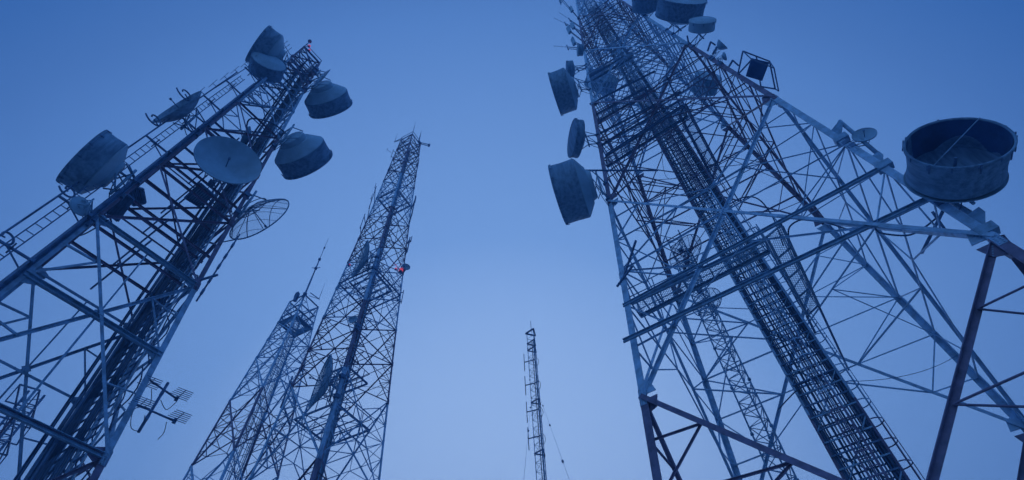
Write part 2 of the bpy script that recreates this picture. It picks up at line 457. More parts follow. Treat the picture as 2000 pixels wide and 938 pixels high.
# loose ends: bars and looping cables
b = MB()
for pts, z in (([(1142, 333), (1285, 333)], 30.5), ([(1213, 557), (1232, 490), (1242, 470)], 20.2), ([(1800, 495), (1848, 400)], 17.5), ([(1822, 415), (1850, 455)], 16.6), ([(1205, 560), (1235, 520)], 19.5)):
    b = MB(); b.box(at(*pts[0], z), at(*pts[-1], z + .3), .09, M_DARK); b.build('loose_bar', R.root)
def curve(pts, z, r, m=M_CABLE, sub=8, dz=0):
    b = MB(); P = [at(x, y, z + dz * i) for i, (x, y) in enumerate(pts)]; o = []
    for i in range(len(P) - 1):
        p0 = P[max(i - 1, 0)]; p1 = P[i]; p2 = P[i + 1]; p3 = P[min(i + 2, len(P) - 1)]
        for j in range(sub):
            t = j / sub; o.append(.5 * ((2 * p1) + (p2 - p0) * t + (2 * p0 - 5 * p1 + 4 * p2 - p3) * t * t + (3 * p1 - p0 - 3 * p2 + p3) * t ** 3))
    o.append(P[-1]); b.path(o, r, m, 5); return b
for pts, z, r in (([(1423, 400), (1455, 385), (1485, 392), (1512, 430), (1530, 480)], 22, .035), ([(1560, 520), (1542, 470), (1545, 440), (1585, 428), (1660, 450)], 20, .04),
                  ([(1707, 440), (1720, 455), (1770, 460), (1800, 448), (1830, 425)], 17.5, .04), ([(1290, 268), (1296, 330), (1308, 350), (1335, 340)], 30, .015),
                  ([(1395, 300), (1410, 280), (1425, 262)], 34, .02), ([(1240, 450), (1270, 455), (1330, 470)], 24, .02), ([(1520, 800), (1560, 760), (1600, 748)], 14, .03)):
    curve(pts, z, r).build('hanging_cable', R.root)
for z in (13, 28, 43):
    q = R.cor(z)
    for k in range(4):
        for j in ((k + 1) % 4, (k - 1) % 4):
            u = (q[j] - q[k]).normalized(); n = V((u.y, -u.x, 0)); c = q[k] + u * .32; b = MB()
            for sg in (1, -1):
                b.plate([c - u * .3 + V((0, 0, .1 * sg)), c - u * .3 + V((0, 0, .75 * sg)), c + u * .15 + V((0, 0, .6 * sg)), c + u * .3 + V((0, 0, .1 * sg))], n, .03, paintR(z + sg))
                for e in range(6): pb = c - u * .12 + u * (.05 * e) + V((0, 0, (.15 + .08 * e) * sg)) - n * .02; b.box(pb, pb + n * .06, .04, M_GALV)
            b.build('gusset_plate', R.root)
# stand-off pipe beside the near right leg on triangular plates
def side_pipe(pa, pb, z, label, legk=1, t=R):
    A, B = at(*pa, z[0]), at(*pb, z[1])
    return A, B
b = MB(); A, B = at(1640, 237, 22.6), at(1716, 302, 19.4); b.tube(A, B, .09, M_GALV, 10); b.build('side_pipe', R.root)
for (p, q1, q2, z) in (((1640, 235), (1612, 265), (1622, 252), 22.4), ((1717, 296), (1694, 319), (1704, 312), 19.4), ((1912, 405), (1868, 440), (1890, 425), 14.3)):
    b = MB(); T_ = at(*p, z); u = (R.cor(z)[1] - R.cor(z)[0]).normalized(); L1 = R.cor(z)[1]; L2 = R.cor(z - .9)[1]
    b.plate([T_, T_ - V((0, 0, .28)), L2, L1], V((u.y, -u.x, 0)), .05, M_GALV)
    b.box(L2 - u * .25, L2 + u * .3, .34, M_GALV); b.build('side_bracket', R.root)
b = MB()
A, B = at(1838, 382, 16.2), at(1893, 415, 14.6); b.tube(A, B, .09, M_GALV, 10)
b.build('side_pipe', R.root)

# ---------- left tower
def fsL(z): return 2.56 - (z - 10) * .0505 if z < 10 else interp(z, [10, 13.3, 17, 60], [2.56, 2.39, 2.17, .02])
def fsL(z): return interp(z, [-1.6, 9.37, 13.33, 17, 60], [3.33, 2.62, 2.39, 2.17, .02])
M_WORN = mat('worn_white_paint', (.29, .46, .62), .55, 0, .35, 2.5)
paintL = band([(9.3, M_RED), (17.2, M_WORN), (30, M_RED), (38.5, M_WORN), (50, M_RED)])
Lt = Tower('lattice_tower', 'tall lattice tower on the left crowded with drum and dish antennas, cables up one side', -18.907 * .85, 15.977 * .85, .992, fsL, 44)
levL = [-1.6, 1.9, 9.37, 17, 21.5, 26, 30.5, 34.5, 38, 41, 44]
Lt.legs(levL, .225, paintL, .14)
Lt.xbay(-1.6, 1.9, .14, .07, paintL, 0)
for z0, z1 in ((1.9, 9.37), (9.37, 17)):
    tx = .52
    Lt.xbay(z0, z1, .11, .06, paintL, .5, hbeam=((tx, .1),), ringw=.12, plan=False, faces=(0, 1, 2))
    q0, q1 = Lt.cor(z0), Lt.cor(z1)
    for tt in (tx, 1.0):           # deep channels across the near face
        b = MB(); P, Q = lerp(q0[0], q1[0], tt), lerp(q0[1], q1[1], tt); b.chan(P, Q, .17, M_GALV, V((0, 0, 1)), dep=.12); b.build('horizontal_beam', Lt.root)
    for k in (0, 2, 3):            # small corner braces under the upper joints
        j = (k + 1) % 4; s0 = (q0[j] - q0[k]).length; s1 = (q1[j] - q1[k]).length; X = lerp(q0[k], q1[j], s0 / (s0 + s1)); b = MB()
        for P0, P1 in ((q0[k], q1[k]), (q0[j], q1[j])):
            a = lerp(P1, X, .5); b.ang(a, lerp(P1, P0, .24), .07, paintL(z1 - .2)); b.ang(a, lerp(P1, P0, .48), .07, paintL(z1 - .2))
            a = lerp(P0, X, .5); b.ang(a, lerp(P0, P1, .3), .06, paintL(z1 - .2))
        b.ang(X, (q1[k] + q1[j]) / 2, .06, paintL(z1 - .2)); b.ang(X, (q0[k] + q0[j]) / 2, .06, paintL(z1 - .2))
        b.build('bracing_panel', Lt.root)
for i in range(3, len(levL) - 1):
    Lt.xbay(levL[i], levL[i + 1], .1 - .003 * i, .05, paintL, (1 if i > 5 else .5), ringw=.11 - .003 * i, plan=False)
# paired floor beams and solid plates inside
for z, fs_ in ((17.6, (.25, .6)), (19.2, (.1, .22)), (21.5, (.3, .8)), (23.2, (.12, .24, .7)), (26, (.5,)), (27.6, (.1, .25))):
    q = Lt.cor(z)
    for f in fs_:
        b = MB(); b.chan(lerp(q[0], q[3], f), lerp(q[1], q[2], f), .13, M_RED if z < 24 else M_DARK, V((0, 0, 1))); b.build('floor_beam', Lt.root)
    b = MB(); b.box(lerp(q[0], q[1], .45), lerp(q[3], q[2], .45), .07, M_DARK); b.build('floor_beam', Lt.root)
for (pts, z, m) in (([(236, 368), (262, 388), (232, 430), (198, 405)], 19.0, M_DARK), ([(392, 357), (418, 380), (390, 402), (362, 385)], 24.4, M_DISH), ([(250, 362), (280, 368), (285, 395), (262, 400)], 20.4, M_GALV)):
    b = MB(); P = [at(x, y, z) for x, y in pts]; b.plate(P, V((0, 0, 1)), .05, m)
    for i in range(1, 7): b.box(lerp(P[0], P[1], i / 7) - V((0, 0, .06)), lerp(P[3], P[2], i / 7) - V((0, 0, .06)), .05, M_DARK)
    for i in range(4): b.box(P[i] - V((0, 0, .06)), P[(i + 1) % 4] - V((0, 0, .06)), .09, M_DARK)
    b.build('floor_plate', Lt.root)
# cable racks on the B-C face
def faceP(t, z, f, inn=0.0, k=1):
    q = t.cor(z); p = lerp(q[(k + 1) % 4], q[k], f); c = t.ctr(z); n = (c - (q[k] + q[(k + 1) % 4]) / 2).normalized(); return p + n * inn
zz = [GROUND + 1 + i * 2.2 for i in range(21)]; zz = [z for z in zz if z < 43.5] + [43.5]
for (f0, f1, n, inn) in ((.02, .22, 9, .25), (.22, .42, 10, .35), (.42, .62, 8, .25), (.12, .55, 9, .8)):
    b = MB()
    for i in range(n):
        f = f0 + (f1 - f0) * (i + .5) / n + random.uniform(-.006, .006); io = inn + random.uniform(-.08, .08); zt = 43.5 if random.random() < .75 else random.uniform(22, 42)
        pts = [faceP(Lt, z, f + random.uniform(-.004, .004), io) for z in zz if z < zt]
        b.path(pts, random.choice((.02, .03, .038, .045)), M_CABLE, 6)
    b.build('cable_bundle', Lt.root)
for (f0, f1, inn) in ((.0, .24, .15), (.24, .44, .22), (.44, .66, .18), (.7, .86, .3)):
    b = MB()
    for za, zb in zip(zz, zz[1:]):
        m = M_GALV
        for f in (f0, f1): b.box(faceP(Lt, za, f, inn), faceP(Lt, zb, f, inn), .1, m, .05)
        n = 6
        for i in range(n):
            z = za + (zb - za) * i / n; b.box(faceP(Lt, z, f0, inn), faceP(Lt, z, f1, inn), .05, M_DARK)
    b.build('cable_ladder', Lt.root)
# zig-zag lacing between leg and ladder
b = MB(); z = 0; i = 0
while z < 42:
    b.ang(faceP(Lt, z, .68 if i % 2 else .98, .1), faceP(Lt, z + 1.1, .98 if i % 2 else .68, .1), .07, paintL(z)); z += 1.1; i += 1
b.build('lacing', Lt.root)
for z0, z1, fa, fb, ph in ((8, 13, .72, .95, 0), (10.5, 16, .7, .9, 1), (13, 19, .74, .96, 2), (5, 10, .7, .98, 3), (17, 24, .72, .9, 1.5)):
    b = MB(); pts = [faceP(Lt, lerp(z0, z1, i / 16), lerp(fa, fb, .5 + .5 * math.sin(i * .55 + ph)), .12 + .1 * math.sin(i * .9)) for i in range(17)]; b.path(pts, .025, M_CABLE, 5); b.build('hanging_cable', Lt.root)
for pts, z in (([(212, 430), (170, 455), (150, 462)], 17), ([(395, 300), (402, 330), (398, 350)], 26), ([(485, 265), (482, 245), (492, 232), (530, 240), (560, 262)], 31)):
    curve(pts, z, .028 if z < 30 else .05).build('hanging_cable', Lt.root)
# outer ladder and rail off the near-left leg
uL = (Lt.cor(17)[0] - Lt.cor(17)[1]).normalized()
sdL = V((-uL.y, uL.x, 0))
def outL(z, d): return Lt.cor(z)[0] + uL * d
b = MB()
zl = [3 + i * 3 for i in range(11)]
for za, zb in zip(zl, zl[1:]): ladder(b, outL(za, .8), outL(zb, .8), uL, .28, M_DARK, .42, .012, .026)
o = b.build('ladder', Lt.root)
b = MB()
for za, zb in zip(zl, zl[1:]): b.tube(outL(za, 1.22) , outL(zb, 1.22), .035, M_DARK, 8)
b.build('outer_rail', Lt.root)
for z in [5.2 + 2.9 * i for i in range(11)]:
    b = MB(); b.box(outL(z, .0), outL(z, 1.22), .07, M_DARK); b.box(outL(z - .25, .1) - sdL * .4, outL(z - .25, .1) + sdL * .4, .12, M_DARK)
    b.box(outL(z, .75) - sdL * .3, outL(z, .75) + sdL * .3, .05, M_DARK); b.box(outL(z - .5, .15), outL(z, .9), .04, M_DARK)
    b.build('standoff_bracket', Lt.root)
b = MB()
for za, zb in zip(zl, zl[1:]): b.chan(outL(za, .12) + sdL * .2, outL(zb, .12) + sdL * .2, .2, M_DARK)
b.build('cable_tray', Lt.root)
# top frame
b = MB(); q = Lt.cor(44); q2 = Lt.cor(42)
for k in range(4):
    b.box(q[k], q[(k + 1) % 4], .12, M_DARK); b.box(q[k], q2[(k + 1) % 4], .07, M_DARK); b.box(q[k], q[k] + V((0, 0, .6)), .05, M_DARK)
    b.box(q[k] + V((0, 0, .6)), q[(k + 1) % 4] + V((0, 0, .6)), .045, M_DARK)
b.build('top_frame', Lt.root)
for z in (36.2, 39.4, 40.2, 41.8, 42.6, 43.3):
    q = Lt.cor(z); b = MB()
    for k in range(4): b.box(q[k], q[(k + 1) % 4], .07, M_DARK)
    b.box((q[0] + q[1]) / 2, (q[2] + q[3]) / 2, .06, M_DARK); b.box((q[1] + q[2]) / 2, (q[3] + q[0]) / 2, .06, M_DARK); b.box(q[0], q[2], .04, M_GALV)
    b.build('ring_frame', Lt.root)
# gussets at main joints
b = MB()
for z in (9.37, 13.33, 17):
    q = Lt.cor(z)
    for k in range(4):
        for j in ((k + 1) % 4, (k - 1) % 4):
            u = (q[j] - q[k]).normalized(); n = V((u.y, -u.x, 0)); c = q[k] + u * .3
            b = MB(); b.plate([c - u * .28 - V((0, 0, .35)), c + u * .2 - V((0, 0, .12)), c + u * .2 + V((0, 0, .12)), c - u * .28 + V((0, 0, .35))], n, .03, paintL(z - .1)); b.build('gusset_plate', Lt.root)

# ---------- slender tower behind, centre left
def fsM(z): return interp(z, [-1.6, 22.8, 29.3, 45, 60], [3.29, 2.206, 1.917, 1.3, .85])
paintM = band([(9.8, M_WHITE), (16.3, M_RED), (22.8, M_WHITE), (29.3, M_RED), (36, M_WHITE), (43, M_RED), (50, M_WHITE), (61, M_RED)])
Mt = Tower('lattice_tower', 'slender red and white lattice tower at centre left with twin riser tubes', -11.8, 28.93, 1.114, fsM, 60)
levM = [-1.6, 3.3, 9.8, 16.3, 22.8, 26, 29.3, 32.6, 36, 39.4, 43, 46.5, 50, 52.5, 55, 57.5, 60]
Mt.legs(levM, .18, paintM, .1)
for i in range(len(levM) - 1):
    Mt.xbay(levM[i], levM[i + 1], .085 if i < 4 else .07, .045, paintM, 2 if i < 4 else (1 if i < 12 else 0), ring=(i >= 4), ringw=.06, hip=False, plan=i in (3, 6, 9, 12))
b = MB()
zz = [GROUND + .2 + i * 2.05 for i in range(31)]
for za, zb in zip(zz, zz[1:]):
    if zb < 59: b.tube(lerp(Mt.cor(za)[0], Mt.ctr(za), .10), lerp(Mt.cor(zb)[0], Mt.ctr(zb), .10), .2 - .002 * za, paintM(za), 12)
b.build('riser_tube', Mt.root)
b = MB()
for za, zb in zip(zz, zz[1:]):
    if zb < 59:
        c0, c1 = Mt.ctr(za) + Mt.a * .1, Mt.ctr(zb) + Mt.a * .1; b.tube(c0, c1, .17 - .001 * za, M_RED if paintM(za) is M_RED else M_GALV, 12)
        for i in range(4): b.tube(c0 + V((.25 - .13 * i, -.28, 0)), c1 + V((.25 - .13 * i, -.28, 0)), .03, M_CABLE, 5)
b.build('riser_tube', Mt.root)
b = MB()
for za, zb in zip(zz, zz[1:]):
    if zb < 59: ladder(b, lerp(Mt.ctr(za), Mt.cor(za)[0], .45), lerp(Mt.ctr(zb), Mt.cor(zb)[0], .45), Mt.a, .4, M_GALV, .4, .014, .03)
b.build('ladder', Mt.root)
for z, e in ((33.2, 1), (33.6, .7), (20.5, .7), (46.5, .9), (24, .5)):
    q = [lerp(Mt.ctr(z), p, e) for p in Mt.cor(z)]; b = MB()
    for k in range(4):
        b.box(q[k], q[(k + 1) % 4], .1, M_DARK)
        for f in (.25, .5, .75): b.box(lerp(q[k], q[(k + 1) % 4], f), lerp(q[k], q[(k + 1) % 4], f) + V((0, 0, .8)), .04, M_DARK)
        b.box(q[k] + V((0, 0, .8)), q[(k + 1) % 4] + V((0, 0, .8)), .04, M_DARK)
    for f in (.2, .4, .6, .8): b.box(lerp(q[0], q[1], f), lerp(q[3], q[2], f), .06, M_DARK)
    b.build('rest_platform', Mt.root)
b = MB(); q = Mt.cor(60); q5 = Mt.cor(59)
for k in range(4):
    b.box(q[k], q[(k + 1) % 4], .1, M_DARK); b.box(q5[k], q5[(k + 1) % 4], .08, M_DARK); b.box(q[k] + V((0, 0, .7)), q[(k + 1) % 4] + V((0, 0, .7)), .05, M_DARK); b.box(q[k], q[k] + V((0, 0, .7)), .05, M_DARK)
b.build('top_frame', Mt.root)
for z in (58.4, 57.3, 56.2, 53.5, 51.5):
    q6 = Mt.cor(z); b = MB()
    for k in range(4): b.box(q6[k], q6[(k + 1) % 4], .07, M_DARK)
    b.build('ring_frame', Mt.root)

# ---------- shorter tower, farthest left of the pair
def fsS(z): return interp(z, [-1.6, 25, 31.5, 41.7, 45], [3.9, 2.4, 2.014, 1.269, 1.113])
paintS = band([(12, M_WHITE), (18.5, M_WHITE), (25, M_WHITE), (31.5, M_RED), (38, M_WHITE), (46, M_WHITE)])
St = Tower('lattice_tower', 'shorter grey lattice tower behind the slender one, with a thin spire on its corner', -23.78, 41.0, 1.106, fsS, 45)
levS = [-1.6, 5.5, 12, 18.5, 25, 31.5, 36.7, 39.2, 41.7, 45]
St.legs(levS, .22, paintS, .13)
for i in range(len(levS) - 1):
    St.xbay(levS[i], levS[i + 1], .11 if i < 6 else .08, .05, paintS, 2 if i < 6 else 1, ring=i > 4, ringw=.08, hip=False, plan=i == 4)
zz = [GROUND + .2 + i * 2.5 for i in range(19)]; zz = [z for z in zz if z < 44.5]
for off, n in ((-.4, 2), (.3, 2)):
    b = MB()
    for za, zb in zip(zz, zz[1:]):
        s = 1 if za < 30 else .8
        ladder(b, St.ctr(za) + St.a * off * s, St.ctr(zb) + St.a * off * s, St.b, .62 * s, M_GALV, .7, .018, .035)
        for i in range(n): o_ = St.b * (.2 * (i - n / 2 + .5)) + St.a * (off * s + .06); b.tube(St.ctr(za) + o_, St.ctr(zb) + o_, .03, M_CABLE, 5)
    b.build('cable_ladder', St.root)
b = MB()
for z, e in ((41.7, 1), (42.5, 1), (43.6, .9), (45, 1)):
    q = [lerp(St.ctr(z), p, e) for p in St.cor(z)]
    for k in range(4): b.box(q[k], q[(k + 1) % 4], .11, M_DARK)
q = St.cor(41.7)
for k in range(4):
    i0 = lerp(q[k], St.ctr(41.7), .45); i1 = lerp(q[(k + 1) % 4], St.ctr(41.7), .45)
    b.plate([q[k], q[(k + 1) % 4], i1, i0], V((0, 0, 1)), .04, M_GALV if k % 2 else M_DARK)
b.build('platform', St.root)
# ------------------------------------------------------------------ guyed mast
def trimast(name, label, px, zt, face, group, z0=GROUND, step=.5, rm=.035, m=M_DARK, cat='mast'):
    c = at(*px, zt); base = V((c.x, c.y, z0)); t = thing(name, label, cat, base, group)
    cs = [V((math.cos(a), math.sin(a), 0)) * (face / 1.732) for a in (rad(170), rad(50), rad(-70))]
    for k in range(3):
        b = MB(); b.tube(base + cs[k], V((c.x, c.y, zt)) + cs[k], rm, m, 8)
        z = z0 + 3
        while z < zt: b.tube(V((c.x, c.y, z - .06)) + cs[k], V((c.x, c.y, z + .06)) + cs[k], rm * 1.9, m, 8); z += 3
        b.build('leg', t)
    b = MB(); z = z0; i = 0
    while z < zt - step:
        for k in range(3):
            j = (k + 1) % 3; p, q = V((c.x, c.y, z)), V((c.x, c.y, z + step))
            b.box(p + cs[k if i % 2 else j], q + cs[j if i % 2 else k], rm * .75, m); b.box(q + cs[k], q + cs[j], rm * .7, m)
        z += step; i += 1
    b.build('lacing', t); return t, c, cs
GM, gc, gcs = trimast('guyed_mast', 'thin dark guyed mast standing alone between the tower groups', (1038, 650), 30, .66, None, rm=.024, step=.62, m=M_GALV)
b = MB(); 
for k in range(3):
    b.box(gc + gcs[k] * 1.25, gc + gcs[(k + 1) % 3] * 1.25, .1, M_DARK)
b.tube(gc, gc + V((0, 0, 1.3)), .02, M_DARK); b.build('top_frame', GM)
b = MB()
for k in range(2): 
    o_ = V((.1 - .12 * k, .05 * (k % 2), 0)); b.tube(V((gc.x, gc.y, GROUND)) + o_, gc + o_ - V((0, 0, 1)), .03, M_CABLE, 5)
b.build('cable_bundle', GM)
# flange rings
b = MB()
for z in (28.2, 23.4, 19.5, 16.3, 13.5, 11.2, 28.9, 9, 6, 3):
    b = MB()
    for k in range(3): b.box(V((gc.x, gc.y, z)) + gcs[k] * 1.1, V((gc.x, gc.y, z)) + gcs[(k + 1) % 3] * 1.1, .07, M_DARK)
    b.build('flange_ring', GM)
def mz(y):  # height on the mast axis that projects to image row y
    lo, hi = 1., 30.
    for _ in range(40):
        mid = (lo + hi) / 2
        if proj(V((gc.x, gc.y, mid)))[1] > y: lo = mid
        else: hi = mid
    return lo
for i, (ya, xl) in enumerate(((703, 1024), (748, 1026), (800, 1029), (852, 1032))):
    z = mz(ya); c = V((gc.x, gc.y, z)); e = at(xl, ya + 5, z); d = (e - c); d.z = 0; L = d.length; d.normalize()
    e = c + d * L
    lb = ['topmost of the four dipoles on the guyed mast', 'second dipole from the top of the guyed mast', 'third dipole from the top of the guyed mast', 'lowest of the four dipoles on the guyed mast'][i]
    t = thing('dipole_antenna', lb, 'antenna', c, 'dipoles on the guyed mast')
    b = MB(); b.tube(c - d * .1, e, .04, M_DARK); b.build('boom', t)
    b = MB(); b.tube(e - V((0, 0, .85)), e + V((0, 0, .85)), .028, M_DARK); b.build('dipole_element', t)
    b = MB(); pts = [c + V((.15 + .22 * math.sin(a), -.2, -.35 + .4 * math.cos(a))) for a in [x * .6 for x in range(9)]]; b.path(pts, .018, M_CABLE, 5); b.build('feed_cable', t)
def guy(p, q, ins, label):
    t = thing('guy_wire', label, 'guy wire', q, 'guy wires of the mast'); b = MB(); b.tube(p, q, .006, M_GALV, 5); b.build('wire', t)
    for f in ins: c = lerp(p, q, f); d = (q - p).normalized(); b = MB(); b.tube(c - d * .1, c + d * .1, .045, M_DARK, 8); b.build('insulator', t)
zg = mz(770)
g1 = V((gc.x, gc.y, zg)) + gcs[1]; 
e1 = at(1112, 938, 9.5); d1 = (e1 - g1); e1 = g1 + d1 * ((g1.z - GROUND) / (g1.z - e1.z))
guy(g1, e1, (.12, .3, .5), 'thin guy wire slanting down right from the guyed mast')
g2 = V((gc.x, gc.y, mz(778))) + gcs[0]; e2 = at(1023, 938, 10.2); d2 = e2 - g2; e2 = g2 + d2 * ((g2.z - GROUND) / (g2.z - e2.z))
guy(g2, e2, (.1, .3, .55), 'thin guy wire running down left beside the guyed mast')

# slim lattice mast seen through the right tower
SM, sc, scs = trimast('lattice_mast', 'slim grey lattice mast behind the right tower, carrying a round mesh dish', (1317, 462), 34, 1.1, None, rm=.05, m=M_GALV, step=.8)

# ------------------------------------------------------------------ antennas
def circle(c, n, D, k=40):
    u = V((0, 0, 1)); v = n.cross(u)
    return [c + (u * math.cos(2 * math.pi * i / k) + v * math.sin(2 * math.pi * i / k)) * (D / 2) for i in range(k)]
def extent(c, n):
    P = [proj(p) for p in circle(c, n, 1.)]
    return max(math.hypot(a[0] - b[0], a[1] - b[1]) for a in P[::2] for b in P[::2])
def axis_of(Fp, Bp, z):
    f, b = at(*Fp, z), at(*Bp, z); d = f - b; L = d.length; return f, b, d.normalized(), L
def nearest_leg(t, P, ks=(0, 1, 2, 3)):
    return min((t.cor(P.z)[k] for k in ks), key=lambda q: (q - P).length)
def mount(root, back, ax, D, leg_at, z, rr=.05, m=M_GALV, reach=.32):
    """pipe behind the dish, struts to the tower leg"""
    side = V((-ax.y, ax.x, 0)); pipe = back - ax * reach
    b = MB(); b.tube(pipe - V((0, 0, D * .36)), pipe + V((0, 0, D * .36)), rr * 1.3, m, 10); b.build('mount_pipe', root)
    b = MB()
    for dz in (-.24 * D, .24 * D):
        L = leg_at(z + dz); p = pipe + V((0, 0, dz)); b.tube(p, L, rr, m, 8)
        b.tube(p + side * D * .12 + ax * reach * .8, L, rr * .7, m, 6)
        b.box(L - V((0, 0, .12)), L + V((0, 0, .12)), .3, M_DARK)
        b.tube(p, back + ax * .02 + side * D * .2 + V((0, 0, dz * .6)), rr * .7, m, 6); b.tube(p, back + ax * .02 - side * D * .2 + V((0, 0, dz * .6)), rr * .7, m, 6)
    b.tube(pipe + V((0, 0, D * .3)), leg_at(z - .3 * D), rr * .6, m, 6)
    b.build('mount_strut', root)
    if D > 1.2:
        b = MB(); L = leg_at(z - .45 * D); p = back - ax * .05; n = 10
        b.path([lerp(p, L, i / n) - V((0, 0, D * .5 * (i / n) * (1 - i / n))) for i in range(n + 1)], .022, M_CABLE, 5); b.build('feed_cable', root)
def legfn(t, k): return lambda z: t.cor(z)[k].copy()
def drum(label, t, k, Fp, Bp, z, Dpx, L=None, D=None, cone=.3, ms=None, mr=None, openn=False, group='drum antennas', wob=.0, ax=None, mm=None, n=56):
    f, bk, a0, L0 = axis_of(Fp, Bp, z)
    ax = ax or a0; L = L or L0; D = D or Dpx / extent(f, ax); r = D / 2
    if L > .75 * D: L = .75 * D
    bk = f - ax * L; ms = ms or M_SHROUD; mr = mr or M_RADOME
    root = thing('drum_antenna', label, 'drum antenna', bk.copy(), group)
    th = .03
    b = MB(); b.lathe(bk, ax, [(0, r * .975), (.04, r * 1.0), (L * .5, r * .985), (L - .12, r), (L - .1, r * 1.025), (L, r * 1.025), (L, r * .985), (L - .08, r - th), (.1, r - th)] if not openn
                      else [(0, r * .9), (.1, r * .955), (L * .35, r * .93), (L * .62, r * .95), (L - .16, r * .985), (L - .14, r * 1.015), (L - .02, r * 1.02), (L, r * 1.0), (L - .03, r * .965), (L * .6, r * .92), (.25, r * .9)], ms, n, wob)
    # seams, clips and hanging strips round the rim
    side = V((-ax.y, ax.x, 0)); up = V((0, 0, 1))
    for i in range(14 if D > 2 else 8):
        g = 2 * math.pi * i / (14 if D > 2 else 8) + .2; c = (up * math.cos(g) + side * math.sin(g))
        p = bk + ax * (L - .04) + c * r * 1.03; b.box(p, p - ax * random.uniform(.1, .22), .05, M_DARK, .03, ref=c)
    b.build('shroud', root)
    if cone:
        b = MB(); c = r * cone; b.lathe(bk, ax, [(0.0, r * .985), (-.03, r * .985), (-c * .62, r * .6), (-c * .64, r * .52), (-c * .95, r * .46), (-c, r * .42), (-c, .001)], mm or M_DISH, n)
        b.build('reflector_back', root)
    if openn:
        b = MB(); b.lathe(bk, ax, [(.12 + .35 * (q / 8) ** 2 * .6, r * .9 * q / 8 + .001) for q in range(9)], M_SHROUD2, n); b.build('reflector', root)
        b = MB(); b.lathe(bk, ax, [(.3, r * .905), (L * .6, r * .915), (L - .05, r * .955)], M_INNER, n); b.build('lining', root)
        b = MB(); b.tube(bk + ax * .15, bk + ax * L * .55, .05, M_DARK); b.build('feed', root)
    else:
        b = MB(); b.lathe(bk, ax, [(L - .03, r * .99), (L + .03, r * .8), (L + .06, r * .4), (L + .07, .001)], mr, n); b.build('radome', root)
    mount(root, bk - ax * (r * cone if cone else 0), ax, D, legfn(t, k), z, .045 if D > 1.5 else .03)
    return root, bk, ax, D, L
def dish(label, t, k, Fp, Bp, z, Dpx, depth=.2, m=None, D=None, ax=None, feed=True, grid=False, ring=True, group='dish antennas', leg=None, n=48, mreach=.32, feedL=.36):
    f, bk, a0, L0 = axis_of(Fp, Bp, z); ax = (ax or a0).normalized(); D = D or Dpx / extent(f, ax); r = D / 2; dp = depth * D; m = m or M_DISH
    root = thing('grid_dish_antenna' if grid else 'dish_antenna', label, 'dish antenna', f - ax * dp, group); v0 = f - ax * dp
    side = V((-ax.y, ax.x, 0)); up = side.cross(ax) * -1
    if up.z < 0: up = -up
    def S(x, y):
        rr = math.hypot(x, y); return v0 + ax * (dp * (rr / r) ** 2) + side * x + up * y
    b = MB()
    if grid:
        N = int(D / .065)
        for i in range(1, N):
            x = -r + D * i / N; h = math.sqrt(max(0, r * r - x * x)); K = 12
            pts = [S(x, -h + 2 * h * j / K) for j in range(K + 1)]; b.path(pts, .006 if (t is Lt or t is None) else .02, M_GALV if t is Lt else M_DISH, 4)
        b.build('reflector_grid', root)
        b = MB()
        for i in range(7):
            y = -r + D * (i + .5) / 7; h = math.sqrt(r * r - y * y); pts = [S(-h + 2 * h * j / 10, y) for j in range(11)]; b.path([p - ax * .03 for p in pts], .011, M_GALV, 5)
        for s_ in (-.33, 0, .33):
            x = s_ * D; h = math.sqrt(r * r - x * x); b.path([S(x, -h + 2 * h * j / 10) - ax * .04 for j in range(11)], .02, M_DARK, 6)
        b.build('rib', root)
        b = MB(); pts = [S(r * math.cos(2 * math.pi * i / 40), r * math.sin(2 * math.pi * i / 40)) for i in range(41)]; b.path(pts, .034, M_GALV, 6); b.build('rim', root)
        # rear hoop frame
        b = MB(); pts = [v0 + ax * dp * .1 + side * (r * .5 * math.cos(2 * math.pi * i / 24)) + up * (r * .5 * math.sin(2 * math.pi * i / 24)) - ax * .1 for i in range(25)]
        b.path(pts, .02, M_DARK, 6)
        for i in range(6):
            g = math.pi * i / 3; b.tube(v0 - ax * .1, S(r * math.cos(g), r * math.sin(g)), .018, M_DARK, 5)
        b.build('back_frame', root)
    else:
        K = 10; prof = [(dp * (q / K) ** 2, max(r * q / K, .001)) for q in range(K + 1)]; back = [(x - .03, rr_) for x, rr_ in prof[::-1]]
        b.lathe(v0, ax, prof + [(dp + .02, r * 1.015), (dp - .04, r * 1.02)] + back, m, n); b.build('reflector', root)
    if feed:
        b = MB(); b.tube(v0, v0 + ax * D * feedL, .025 if D > 1.5 else .018, M_DARK, 8); b.tube(v0 + ax * D * (feedL - .02), v0 + ax * D * (feedL + .015), .06 if D > 1.5 else .05, M_DARK, 10); b.build('feed', root)
    lf = leg or legfn(t, k)
    mount(root, v0, ax, D, lf, z, .045 if D > 1.5 else .025, reach=mreach)
    return root, v0, ax, D

# left tower
GL = 'drum antennas on the left tower'; GD = 'dish antennas on the left tower'
drum('big streaked drum antenna low on the outer left side of the left tower, facing away', Lt, 0, (161, 303), (204, 331), 19.2, 137, cone=.34, group=GL, mm=M_DISH)
dish('shallow dish antenna seen side-on above the outer ladder of the left tower', Lt, 0, (346, 208), (362, 226), 25.8, 112, .2, m=M_SHROUD, group=GD)
dish('small pale dish antenna beside the outer ladder under the big streaked drum', Lt, 0, (157, 403), (170, 398), 16.6, 44, .12, group=GD, feed=False)
drum('tilted-looking drum antenna behind the round-faced one near the left tower top', Lt, 0, (503, 85), (530, 104), 38.2, 82, cone=.5, group=GL)
drum('drum with pale round face turned down near the left tower top', Lt, 0, (526, 119), (518, 138), 36.3, 72, L=.95, ax=V((math.cos(rad(-57)), math.sin(rad(-57)), 0)), cone=.2, ms=M_SHROUD2, group=GL)
